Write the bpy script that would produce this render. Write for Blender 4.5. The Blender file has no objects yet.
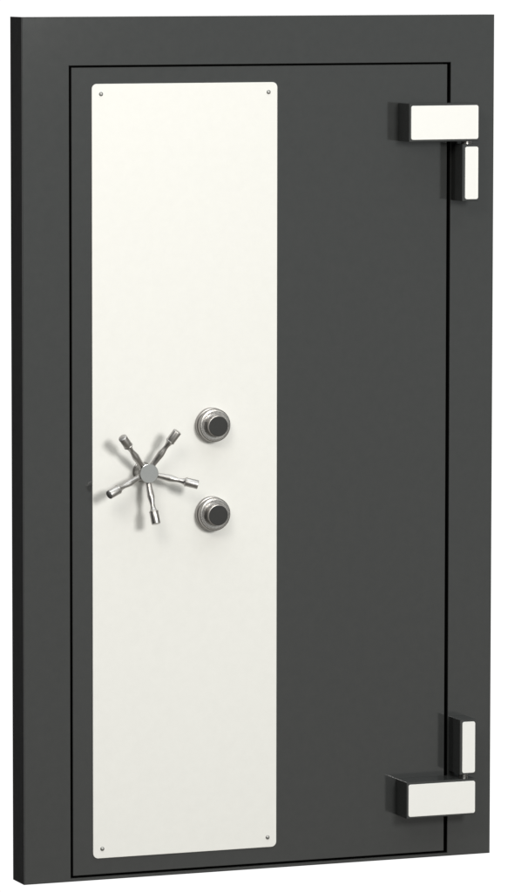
import bpy, bmesh, math
from mathutils import Vector, Matrix

scene = bpy.context.scene
COL = scene.collection
R = math.radians
W, H, T = 1.2946, 2.2, 0.088          # frame width, height, depth (metres); front face on y = 0


# ------------------------------------------------------------------ materials
def principled(name):
    m = bpy.data.materials.new(name)
    m.use_nodes = True
    nt = m.node_tree
    return m, nt, nt.nodes['Principled BSDF']


def noise(nt, scale, detail=3.0, rough=0.5):
    tc = nt.nodes.new('ShaderNodeTexCoord')
    n = nt.nodes.new('ShaderNodeTexNoise')
    n.inputs['Scale'].default_value = scale
    n.inputs['Detail'].default_value = detail
    n.inputs['Roughness'].default_value = rough
    nt.links.new(tc.outputs['Object'], n.inputs['Vector'])
    return n


def ramp(nt, src, a, b, lo=0.3, hi=0.7):
    r = nt.nodes.new('ShaderNodeValToRGB')
    r.color_ramp.elements[0].position = lo
    r.color_ramp.elements[1].position = hi
    r.color_ramp.elements[0].color = (*a, 1)
    r.color_ramp.elements[1].color = (*b, 1)
    nt.links.new(src, r.inputs['Fac'])
    return r


def bump(nt, bs, src, strength, dist):
    b = nt.nodes.new('ShaderNodeBump')
    b.inputs['Strength'].default_value = strength
    b.inputs['Distance'].default_value = dist
    nt.links.new(src, b.inputs['Height'])
    nt.links.new(b.outputs['Normal'], bs.inputs['Normal'])


def paint(name, a, b, rough, spec=0.5, ior=1.5, bstr=0.12):
    m, nt, bs = principled(name)
    n = noise(nt, 34.0, 9.0, 0.78)
    nt.links.new(ramp(nt, n.outputs['Fac'], a, b).outputs['Color'], bs.inputs['Base Color'])
    n2 = noise(nt, 300.0, 3.0)
    mr = nt.nodes.new('ShaderNodeMapRange')
    mr.inputs['To Min'].default_value = rough * 0.85
    mr.inputs['To Max'].default_value = rough * 1.2
    nt.links.new(n.outputs['Fac'], mr.inputs['Value'])
    nt.links.new(mr.outputs['Result'], bs.inputs['Roughness'])
    bs.inputs['Specular IOR Level'].default_value = spec
    bs.inputs['IOR'].default_value = ior
    bump(nt, bs, n2.outputs['Fac'], bstr, 0.0004)
    return m


def metal(name, col, rough, noise_scale=140.0, var=0.12):
    m, nt, bs = principled(name)
    n = noise(nt, noise_scale, 3.0)
    d = tuple(c * (1 - var) for c in col)
    nt.links.new(ramp(nt, n.outputs['Fac'], d, col).outputs['Color'], bs.inputs['Base Color'])
    bs.inputs['Metallic'].default_value = 1.0
    mr = nt.nodes.new('ShaderNodeMapRange')
    mr.inputs['To Min'].default_value = rough * 0.8
    mr.inputs['To Max'].default_value = rough * 1.25
    nt.links.new(n.outputs['Fac'], mr.inputs['Value'])
    nt.links.new(mr.outputs['Result'], bs.inputs['Roughness'])
    return m


M_PAINT = paint('charcoal_gloss_paint', (0.0350, 0.0366, 0.0368), (0.0410, 0.0424, 0.0424), 0.085, bstr=0.22)
M_SIDE = paint('shaded_side_paint', (0.0052, 0.0052, 0.0050), (0.0065, 0.0065, 0.0062), 0.75, spec=0.05)  # frame paint darkened to near black: shade of the sides put into colour
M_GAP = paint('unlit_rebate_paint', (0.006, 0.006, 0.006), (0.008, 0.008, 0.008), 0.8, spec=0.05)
M_PLATE = paint('ivory_plate_enamel', (0.760, 0.755, 0.732), (0.790, 0.785, 0.762), 0.42, spec=0.35, bstr=0.05)
M_WHITE = paint('white_cover_enamel', (0.80, 0.795, 0.78), (0.82, 0.815, 0.80), 0.42, spec=0.35, bstr=0.05)
M_CHROME = metal('polished_chrome', (0.55, 0.535, 0.525), 0.36)
M_HUB = metal('satin_steel', (0.50, 0.50, 0.49), 0.13, 140.0, 0.03)
M_RING = metal('brushed_dial_steel', (0.42, 0.405, 0.39), 0.26, 300.0, 0.35)
M_DSIDE = metal('dial_rim_steel', (0.40, 0.385, 0.375), 0.36)
M_DARK = metal('dark_steel', (0.34, 0.33, 0.32), 0.3)
M_SCREW = metal('screw_steel', (0.40, 0.40, 0.39), 0.5)
M_CAP = paint('black_knob_cap', (0.018, 0.018, 0.0178), (0.025, 0.025, 0.0245), 0.5, spec=0.3)


# ------------------------------------------------------------------ mesh helpers
def link(name, bm, mats, parent=None, smooth=None, loc=None):
    bmesh.ops.recalc_face_normals(bm, faces=bm.faces)
    me = bpy.data.meshes.new(name)
    bm.to_mesh(me)
    bm.free()
    o = bpy.data.objects.new(name, me)
    COL.objects.link(o)
    for m in (mats if isinstance(mats, (list, tuple)) else [mats]):
        me.materials.append(m)
    if smooth is not None:
        for p in me.polygons:
            p.use_smooth = True
        me.set_sharp_from_angle(angle=R(smooth))
    if parent:
        o.parent = parent
    if loc is not None:
        o.location = loc
    return o


def bevel_all(bm, w, seg=2):
    bmesh.ops.bevel(bm, geom=list(bm.edges), offset=w, offset_type='OFFSET', segments=seg,
                    profile=0.5, affect='EDGES', clamp_overlap=True)


def box(bm, x0, x1, y0, y1, z0, z1):
    r = bmesh.ops.create_cube(bm, size=1.0)
    for v in r['verts']:
        v.co = Vector((x0 + (v.co.x + .5) * (x1 - x0), y0 + (v.co.y + .5) * (y1 - y0), z0 + (v.co.z + .5) * (z1 - z0)))
    return r['verts']


def rounded_plate(w, h, t, rad, edge=0.0008, seg=8):
    """Plate centred on x,z; back on y=0, front on y=-t, rounded corners and a small edge round."""
    bm = bmesh.new()

    def ring(inset, y):
        out = []
        r = max(rad - inset, 0.0005)
        hw, hh = w / 2 - inset, h / 2 - inset
        for cx, cz, a0 in ((hw - r, hh - r, 0), (-hw + r, hh - r, 90), (-hw + r, -hh + r, 180), (hw - r, -hh + r, 270)):
            for k in range(seg + 1):
                a = R(a0 + 90 * k / seg)
                out.append(bm.verts.new((cx + r * math.cos(a), y, cz + r * math.sin(a))))
        return out
    rings = [ring(0, 0), ring(0, -t + edge), ring(edge * .3, -t + edge * .3), ring(edge, -t)]
    n = len(rings[0])
    for a, b in zip(rings, rings[1:]):
        for i in range(n):
            bm.faces.new((a[i], a[(i + 1) % n], b[(i + 1) % n], b[i]))
    bm.faces.new(rings[-1])
    bm.faces.new(list(reversed(rings[0])))
    return bm


def lathe(profile, n=64, bm=None, mat=None):
    """profile: (radius, distance along the axis); axis is -y (towards the viewer)."""
    bm = bm or bmesh.new()
    rings = []
    M = mat or Matrix.Identity(4)
    for r, d in profile:
        if r <= 1e-6:
            rings.append([bm.verts.new(M @ Vector((0, -d, 0)))])
        else:
            rings.append([bm.verts.new(M @ Vector((r * math.cos(2 * math.pi * i / n), -d, r * math.sin(2 * math.pi * i / n)))) for i in range(n)])
    for a, b in zip(rings, rings[1:]):
        for i in range(n):
            j = (i + 1) % n
            if len(a) == 1:
                bm.faces.new((a[0], b[i], b[j]))
            elif len(b) == 1:
                bm.faces.new((a[i], a[j], b[0]))
            else:
                bm.faces.new((a[i], a[j], b[j], b[i]))
    return bm


def rnd(r, d, e):
    """outer corner at radius r, distance d, rounded by e (profile going from the side onto the front)"""
    return [(r, d - e), (r - e * .3, d - e * .3), (r - e, d), (r - e - 0.0005, d)]


# ------------------------------------------------------------------ the vault door
root = bpy.data.objects.new('vault_door', None)
COL.objects.link(root)
root['label'] = 'charcoal grey steel vault door in its frame, ivory strip with star handle and two dials'
root['category'] = 'vault door'
root['kind'] = 'thing'

GL, GR, GT, GB = 0.1253, 0.1232, 0.1225, 0.0092     # frame member widths: left, right, top, bottom


def frame_bm():
    bm = bmesh.new()
    e = 0.0022
    # (u, extra, y): u = 0 on the outer edge, 1 on the opening
    prof = [(0, 0, T), (0, 0, e), (0, e * .3, e * .3), (0, e, 0), (1, -.0012, 0), (1, -.0003, .0004), (1, 0, .0014), (1, 0, .046), (1, .035, .046), (1, .035, T)]
    rings = []
    for u, x, y in prof:
        l, r_, t, b = (u * g + x for g in (GL, GR, GT, GB))
        rings.append([bm.verts.new(c) for c in ((l, y, b), (W - r_, y, b), (W - r_, y, H - t), (l, y, H - t))])
    n = len(rings)
    for k in range(n):
        a, b = rings[k], rings[(k + 1) % n]
        for i in range(4):
            j = (i + 1) % 4
            f = bm.faces.new((a[i], a[j], b[j], b[i]))
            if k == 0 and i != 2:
                f.material_index = 1          # outer sides except the top: shade painted in
            if k >= 6:
                f.material_index = 2
    return bm


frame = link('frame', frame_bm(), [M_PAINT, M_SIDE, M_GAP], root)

# the swinging leaf, flush with the frame
bm = bmesh.new()
box(bm, 0.1312, 1.1620, 0.0, 0.043, 0.0148, 2.0726)
bevel_all(bm, 0.0014, 2)
leaf = link('door_leaf', bm, [M_PAINT, M_GAP], root)
for p in leaf.data.polygons:
    if p.center.y > 0.012 or abs(p.normal.y) < 0.1:
        p.material_index = 1

# ivory front plate with a screw near each corner
px0, px1, pz0, pz1 = 0.1847, 0.6878, 0.0566, 2.0312
PT = 0.004
plate = link('front_plate', rounded_plate(px1 - px0, pz1 - pz0, PT - 0.0004, 0.0135, 0.001), M_PLATE, root,
             loc=((px0 + px1) / 2, -0.0004, (pz0 + pz1) / 2))


def screw_bm():
    bm = lathe([(0.0056, 0.0), (0.0055, 0.0008), (0.0048, 0.0021), (0.0035, 0.0031), (0.0018, 0.0037), (0.0, 0.0039)], 24)
    return bm


screw = link('screw', screw_bm(), M_SCREW, plate, smooth=35)
for k, (x, z) in enumerate(((0.2092, 2.0058), (0.6634, 2.0060), (0.2092, 0.0813), (0.6635, 0.0824))):
    o = screw if k == 0 else screw.copy()
    if k:
        COL.objects.link(o)
        o.parent = plate
    o.location = Vector((x, -PT, z)) - plate.location

# ------------------------------------------------------------------ five-spoke handle
HX, HZ = 0.3180, 1.0459
hub_prof = ([(0.0, 0.0)] + [(0.0256, 0.0)] + rnd(0.0256, 0.0050, 0.001) + [(0.0236, 0.0056), (0.0236, 0.0400), (0.0212, 0.0412),
            (0.0212, 0.0436), (0.0236, 0.0445)] + rnd(0.0248, 0.0540, 0.0010) + [(0.0, 0.0540)])
handle = link('spoke_handle', lathe(hub_prof, 96), [M_DARK, M_HUB], root, smooth=30, loc=(HX, -PT, HZ))
for p in handle.data.polygons:
    if p.center.y < -0.0538:
        p.material_index = 1


def spoke_bm():
    L = 0.1190        # along the spoke from its root inside the hub to its end
    prof = [(0.0, 0.0), (0.0074, 0.0), (0.0076, 0.020), (0.0081, 0.030), (0.0091, 0.0445), (0.0091, 0.0465), (0.0076, 0.0560), (0.0060, 0.0655),
            (0.0059, 0.0690), (0.0068, 0.0765), (0.0084, 0.0815), (0.0092, 0.0835), (0.0112, 0.0850), (0.0121, 0.0862),
            (0.0121, 0.0880), (0.0114, 0.0890), (0.0114, L - 0.0016), (0.0109, L - 0.0005), (0.0100, L), (0.0, L - 0.0003)]
    return lathe(prof, 40)


spoke0 = link('spoke', spoke_bm(), M_CHROME, handle, smooth=32)
for k in range(5):
    a = R(-158 + 72 * k)
    root_p = Vector((0.0145 * math.cos(a), -0.0395, 0.0145 * math.sin(a)))
    tip = Vector((0.1262 * math.cos(a), -0.0790, 0.1262 * math.sin(a)))
    d = (tip - root_p).normalized()
    o = spoke0 if k == 0 else spoke0.copy()
    if k:
        COL.objects.link(o)
        o.parent = handle
    o.location = root_p
    o.rotation_mode = 'QUATERNION'
    o.rotation_quaternion = Vector((0, -1, 0)).rotation_difference(d)

# ------------------------------------------------------------------ two combination dials
dial_prof = ([(0.0, 0.0), (0.0440, 0.0)] + rnd(0.0440, 0.0125, 0.0022) + [(0.0370, 0.0140), (0.0370, 0.0175), (0.0405, 0.0185)]
             + [(0.0428, 0.0200), (0.0430, 0.0245)] + rnd(0.0424, 0.0300, 0.0030)
             + [(0.0368, 0.0303), (0.0364, 0.0295), (0.0356, 0.0295), (0.0352, 0.0303), (0.0300, 0.0303), (0.0, 0.0303)])
knob_prof = [(0.0, 0.0300), (0.0294, 0.0300), (0.0292, 0.0312), (0.0282, 0.0324), (0.0274, 0.0335), (0.0272, 0.0360), (0.0270, 0.0500), (0.0267, 0.0512), (0.0258, 0.0516), (0.0, 0.0516)]


def knurl(bm, r0, r1, depth, count):
    for v in bm.verts:
        r = math.hypot(v.co.x, v.co.z)
        if r0 < r < r1:
            a = math.atan2(v.co.z, v.co.x)
            s = 1 - depth * (0.5 + 0.5 * math.cos(a * count))
            v.co.x *= s
            v.co.z *= s
    return bm


dial = link('combination_dial', lathe(dial_prof, 120), [M_DSIDE, M_RING], root, smooth=30)
for p in dial.data.polygons:
    if p.center.y < -0.0292:
        p.material_index = 1
knob = link('dial_knob', lathe(knob_prof, 120), M_DSIDE, dial, smooth=30)
cap = link('knob_cap', lathe([(0.0, 0.0512), (0.0256, 0.0512), (0.0256, 0.0524), (0.0252, 0.0529), (0.0245, 0.0531), (0.0240, 0.0531), (0.0, 0.0531)], 64), M_CAP, knob, smooth=30)
bm = bmesh.new()
box(bm, -0.0011, 0.0011, -0.0309, -0.0300, 0.0352, 0.0402)
mark = link('index_mark', bm, M_WHITE, dial)
mark.rotation_euler = (0, R(-8), 0)
for k, z in enumerate((1.1598, 0.9318)):
    o = dial if k == 0 else dial.copy()
    o.location = (0.5066, -PT, z)
    if k:
        COL.objects.link(o)
        o.parent = root
        kn = knob.copy(); COL.objects.link(kn); kn.parent = o
        cp = cap.copy(); COL.objects.link(cp); cp.parent = kn
        mk = mark.copy(); COL.objects.link(mk); mk.parent = o

# ------------------------------------------------------------------ hinges
HD = 0.072


def hinge_block(name, x0, x1, z0, z1, inset):
    """block with a white cover plate on the front; inset = l, r, b, t margins"""
    bm = bmesh.new()
    box(bm, x0, x1, -HD, -0.0004, z0, z1)
    bevel_all(bm, 0.0014, 2)
    o = link(name, bm, M_PAINT, root)
    l, r_, b, t = inset
    w, h = x1 - x0 - l - r_, z1 - z0 - b - t
    link('cover_plate', rounded_plate(w, h, 0.0022, 0.0055, 0.0007), M_WHITE, o,
         loc=(x0 + l + w / 2, -HD + 0.0004, z0 + b + h / 2))
    return o


hinge_block('hinge_arm', 1.0242, 1.2208, 1.8760, 1.9746, (0.0054, 0.0028, 0.0055, 0.0060))
hinge_block('hinge_post', 1.1735, 1.2212, 1.7212, 1.8688, (0.0078, 0.0030, 0.0052, 0.0070))
hinge_block('hinge_arm', 1.0248, 1.2214, 0.1188, 0.2142, (0.0050, 0.0030, 0.0048, 0.0060))
hinge_block('hinge_post', 1.1748, 1.2212, 0.2258, 0.3706, (0.0068, 0.0034, 0.0040, 0.0060))


def pin(z0, z1):
    m = z1 - z0
    bm = lathe([(0.0, 0.0), (0.0130, 0.0), (0.0130, m * .38), (0.0100, m * .42), (0.0100, m * .58), (0.0130, m * .62), (0.0130, m), (0.0, m)], 32,
               mat=Matrix.Rotation(R(-90), 4, 'X'))
    o = link('hinge_pin', bm, M_DARK, root, smooth=30, loc=(1.1965, -0.044, z0))
    return o


pin(1.8680, 1.8768)
pin(0.2134, 0.2266)

# ------------------------------------------------------------------ camera (solved from the photograph)
yaw, pitch, roll = 0.376134999, 0.0985288866, 0.00112277096
fwd = Vector((math.sin(yaw) * math.cos(pitch), math.cos(yaw) * math.cos(pitch), -math.sin(pitch)))
r0 = Vector((math.cos(yaw), -math.sin(yaw), 0))
u0 = r0.cross(fwd)
rt = r0 * math.cos(roll) + u0 * math.sin(roll)
up = -r0 * math.sin(roll) + u0 * math.cos(roll)
cd = bpy.data.cameras.new('camera')
cam = bpy.data.objects.new('camera', cd)
COL.objects.link(cam)
m = Matrix((rt, up, -fwd)).transposed().to_4x4()
m.translation = Vector((-4.33054842, -12.5503940, 2.43381574))
cam.matrix_world = m
cd.sensor_fit = 'VERTICAL'
cd.sensor_height = 24.0
cd.lens = 24.0 * 5286.57 / 892.0
cd.clip_end = 200
scene.camera = cam


# ------------------------------------------------------------------ studio lamps
def area(name, loc, target, size, power, col):
    ld = bpy.data.lights.new(name, 'AREA')
    ld.shape = 'DISK'
    ld.size = size
    ld.energy = power
    ld.color = col
    o = bpy.data.objects.new(name, ld)
    COL.objects.link(o)
    o.location = loc
    o.rotation_mode = 'QUATERNION'
    o.rotation_quaternion = (Vector(target) - Vector(loc)).to_track_quat('-Z', 'Y')
    return o


KD = 7.0
area('key_lamp', (0.30 + 0.19 * KD, -KD, 1.05 + 0.28 * KD), (0.5, 0, 1.2), 1.6, 322.0, (1.0, 0.99, 0.95))
FD = 3.8
area('side_lamp', (1.0 - 0.83 * FD, -FD, 1.9 + 0.50 * FD), (0.7, 0, 1.2), 1.9, 78.0, (1.0, 0.975, 0.90))

# ------------------------------------------------------------------ world: white studio behind the door, dim room in front
world = bpy.data.worlds.new('World')
scene.world = world
world.use_nodes = True
nt = world.node_tree
bg = nt.nodes['Background']
tc = nt.nodes.new('ShaderNodeTexCoord')


def lobe(direction, lo, hi):
    d = Vector(direction).normalized()
    vm = nt.nodes.new('ShaderNodeVectorMath'); vm.operation = 'DOT_PRODUCT'
    nt.links.new(tc.outputs['Generated'], vm.inputs[0])
    vm.inputs[1].default_value = d
    mr = nt.nodes.new('ShaderNodeMapRange'); mr.interpolation_type = 'SMOOTHSTEP'
    mr.inputs['From Min'].default_value = lo
    mr.inputs['From Max'].default_value = hi
    nt.links.new(vm.outputs['Value'], mr.inputs['Value'])
    return mr.outputs['Result']


def mix(fac, a, b):
    mx = nt.nodes.new('ShaderNodeMix'); mx.data_type = 'RGBA'
    nt.links.new(fac, mx.inputs[0])
    if isinstance(a, tuple):
        mx.inputs[6].default_value = (*a, 1)
    else:
        nt.links.new(a, mx.inputs[6])
    if isinstance(b, tuple):
        mx.inputs[7].default_value = (*b, 1)
    else:
        nt.links.new(b, mx.inputs[7])
    return mx.outputs[2]


c = mix(lobe((-0.9, -0.4, 0), 0.3, 0.9), (0.20, 0.19, 0.16), (0.03, 0.03, 0.03))
c = mix(lobe((0, 0, 1), 0.60, 0.97), c, (2.4, 2.5, 2.5))
sb = mix(lobe((0, 0, 1), -0.22, 0.0), (0.645, 0.635, 0.60), (0.68, 0.725, 0.725))
c = mix(lobe((0.38, -0.92, -0.10), 0.83, 0.955), c, sb)
c = mix(lobe((0, 1, 0), 0.15, 0.40), c, (1.06, 1.06, 1.06))
nt.links.new(c, bg.inputs['Color'])
bg.inputs['Strength'].default_value = 1.0

scene.view_settings.view_transform = 'Standard'
scene.view_settings.look = 'None'
scene.view_settings.exposure = 0.0
scene.render.engine = 'CYCLES'
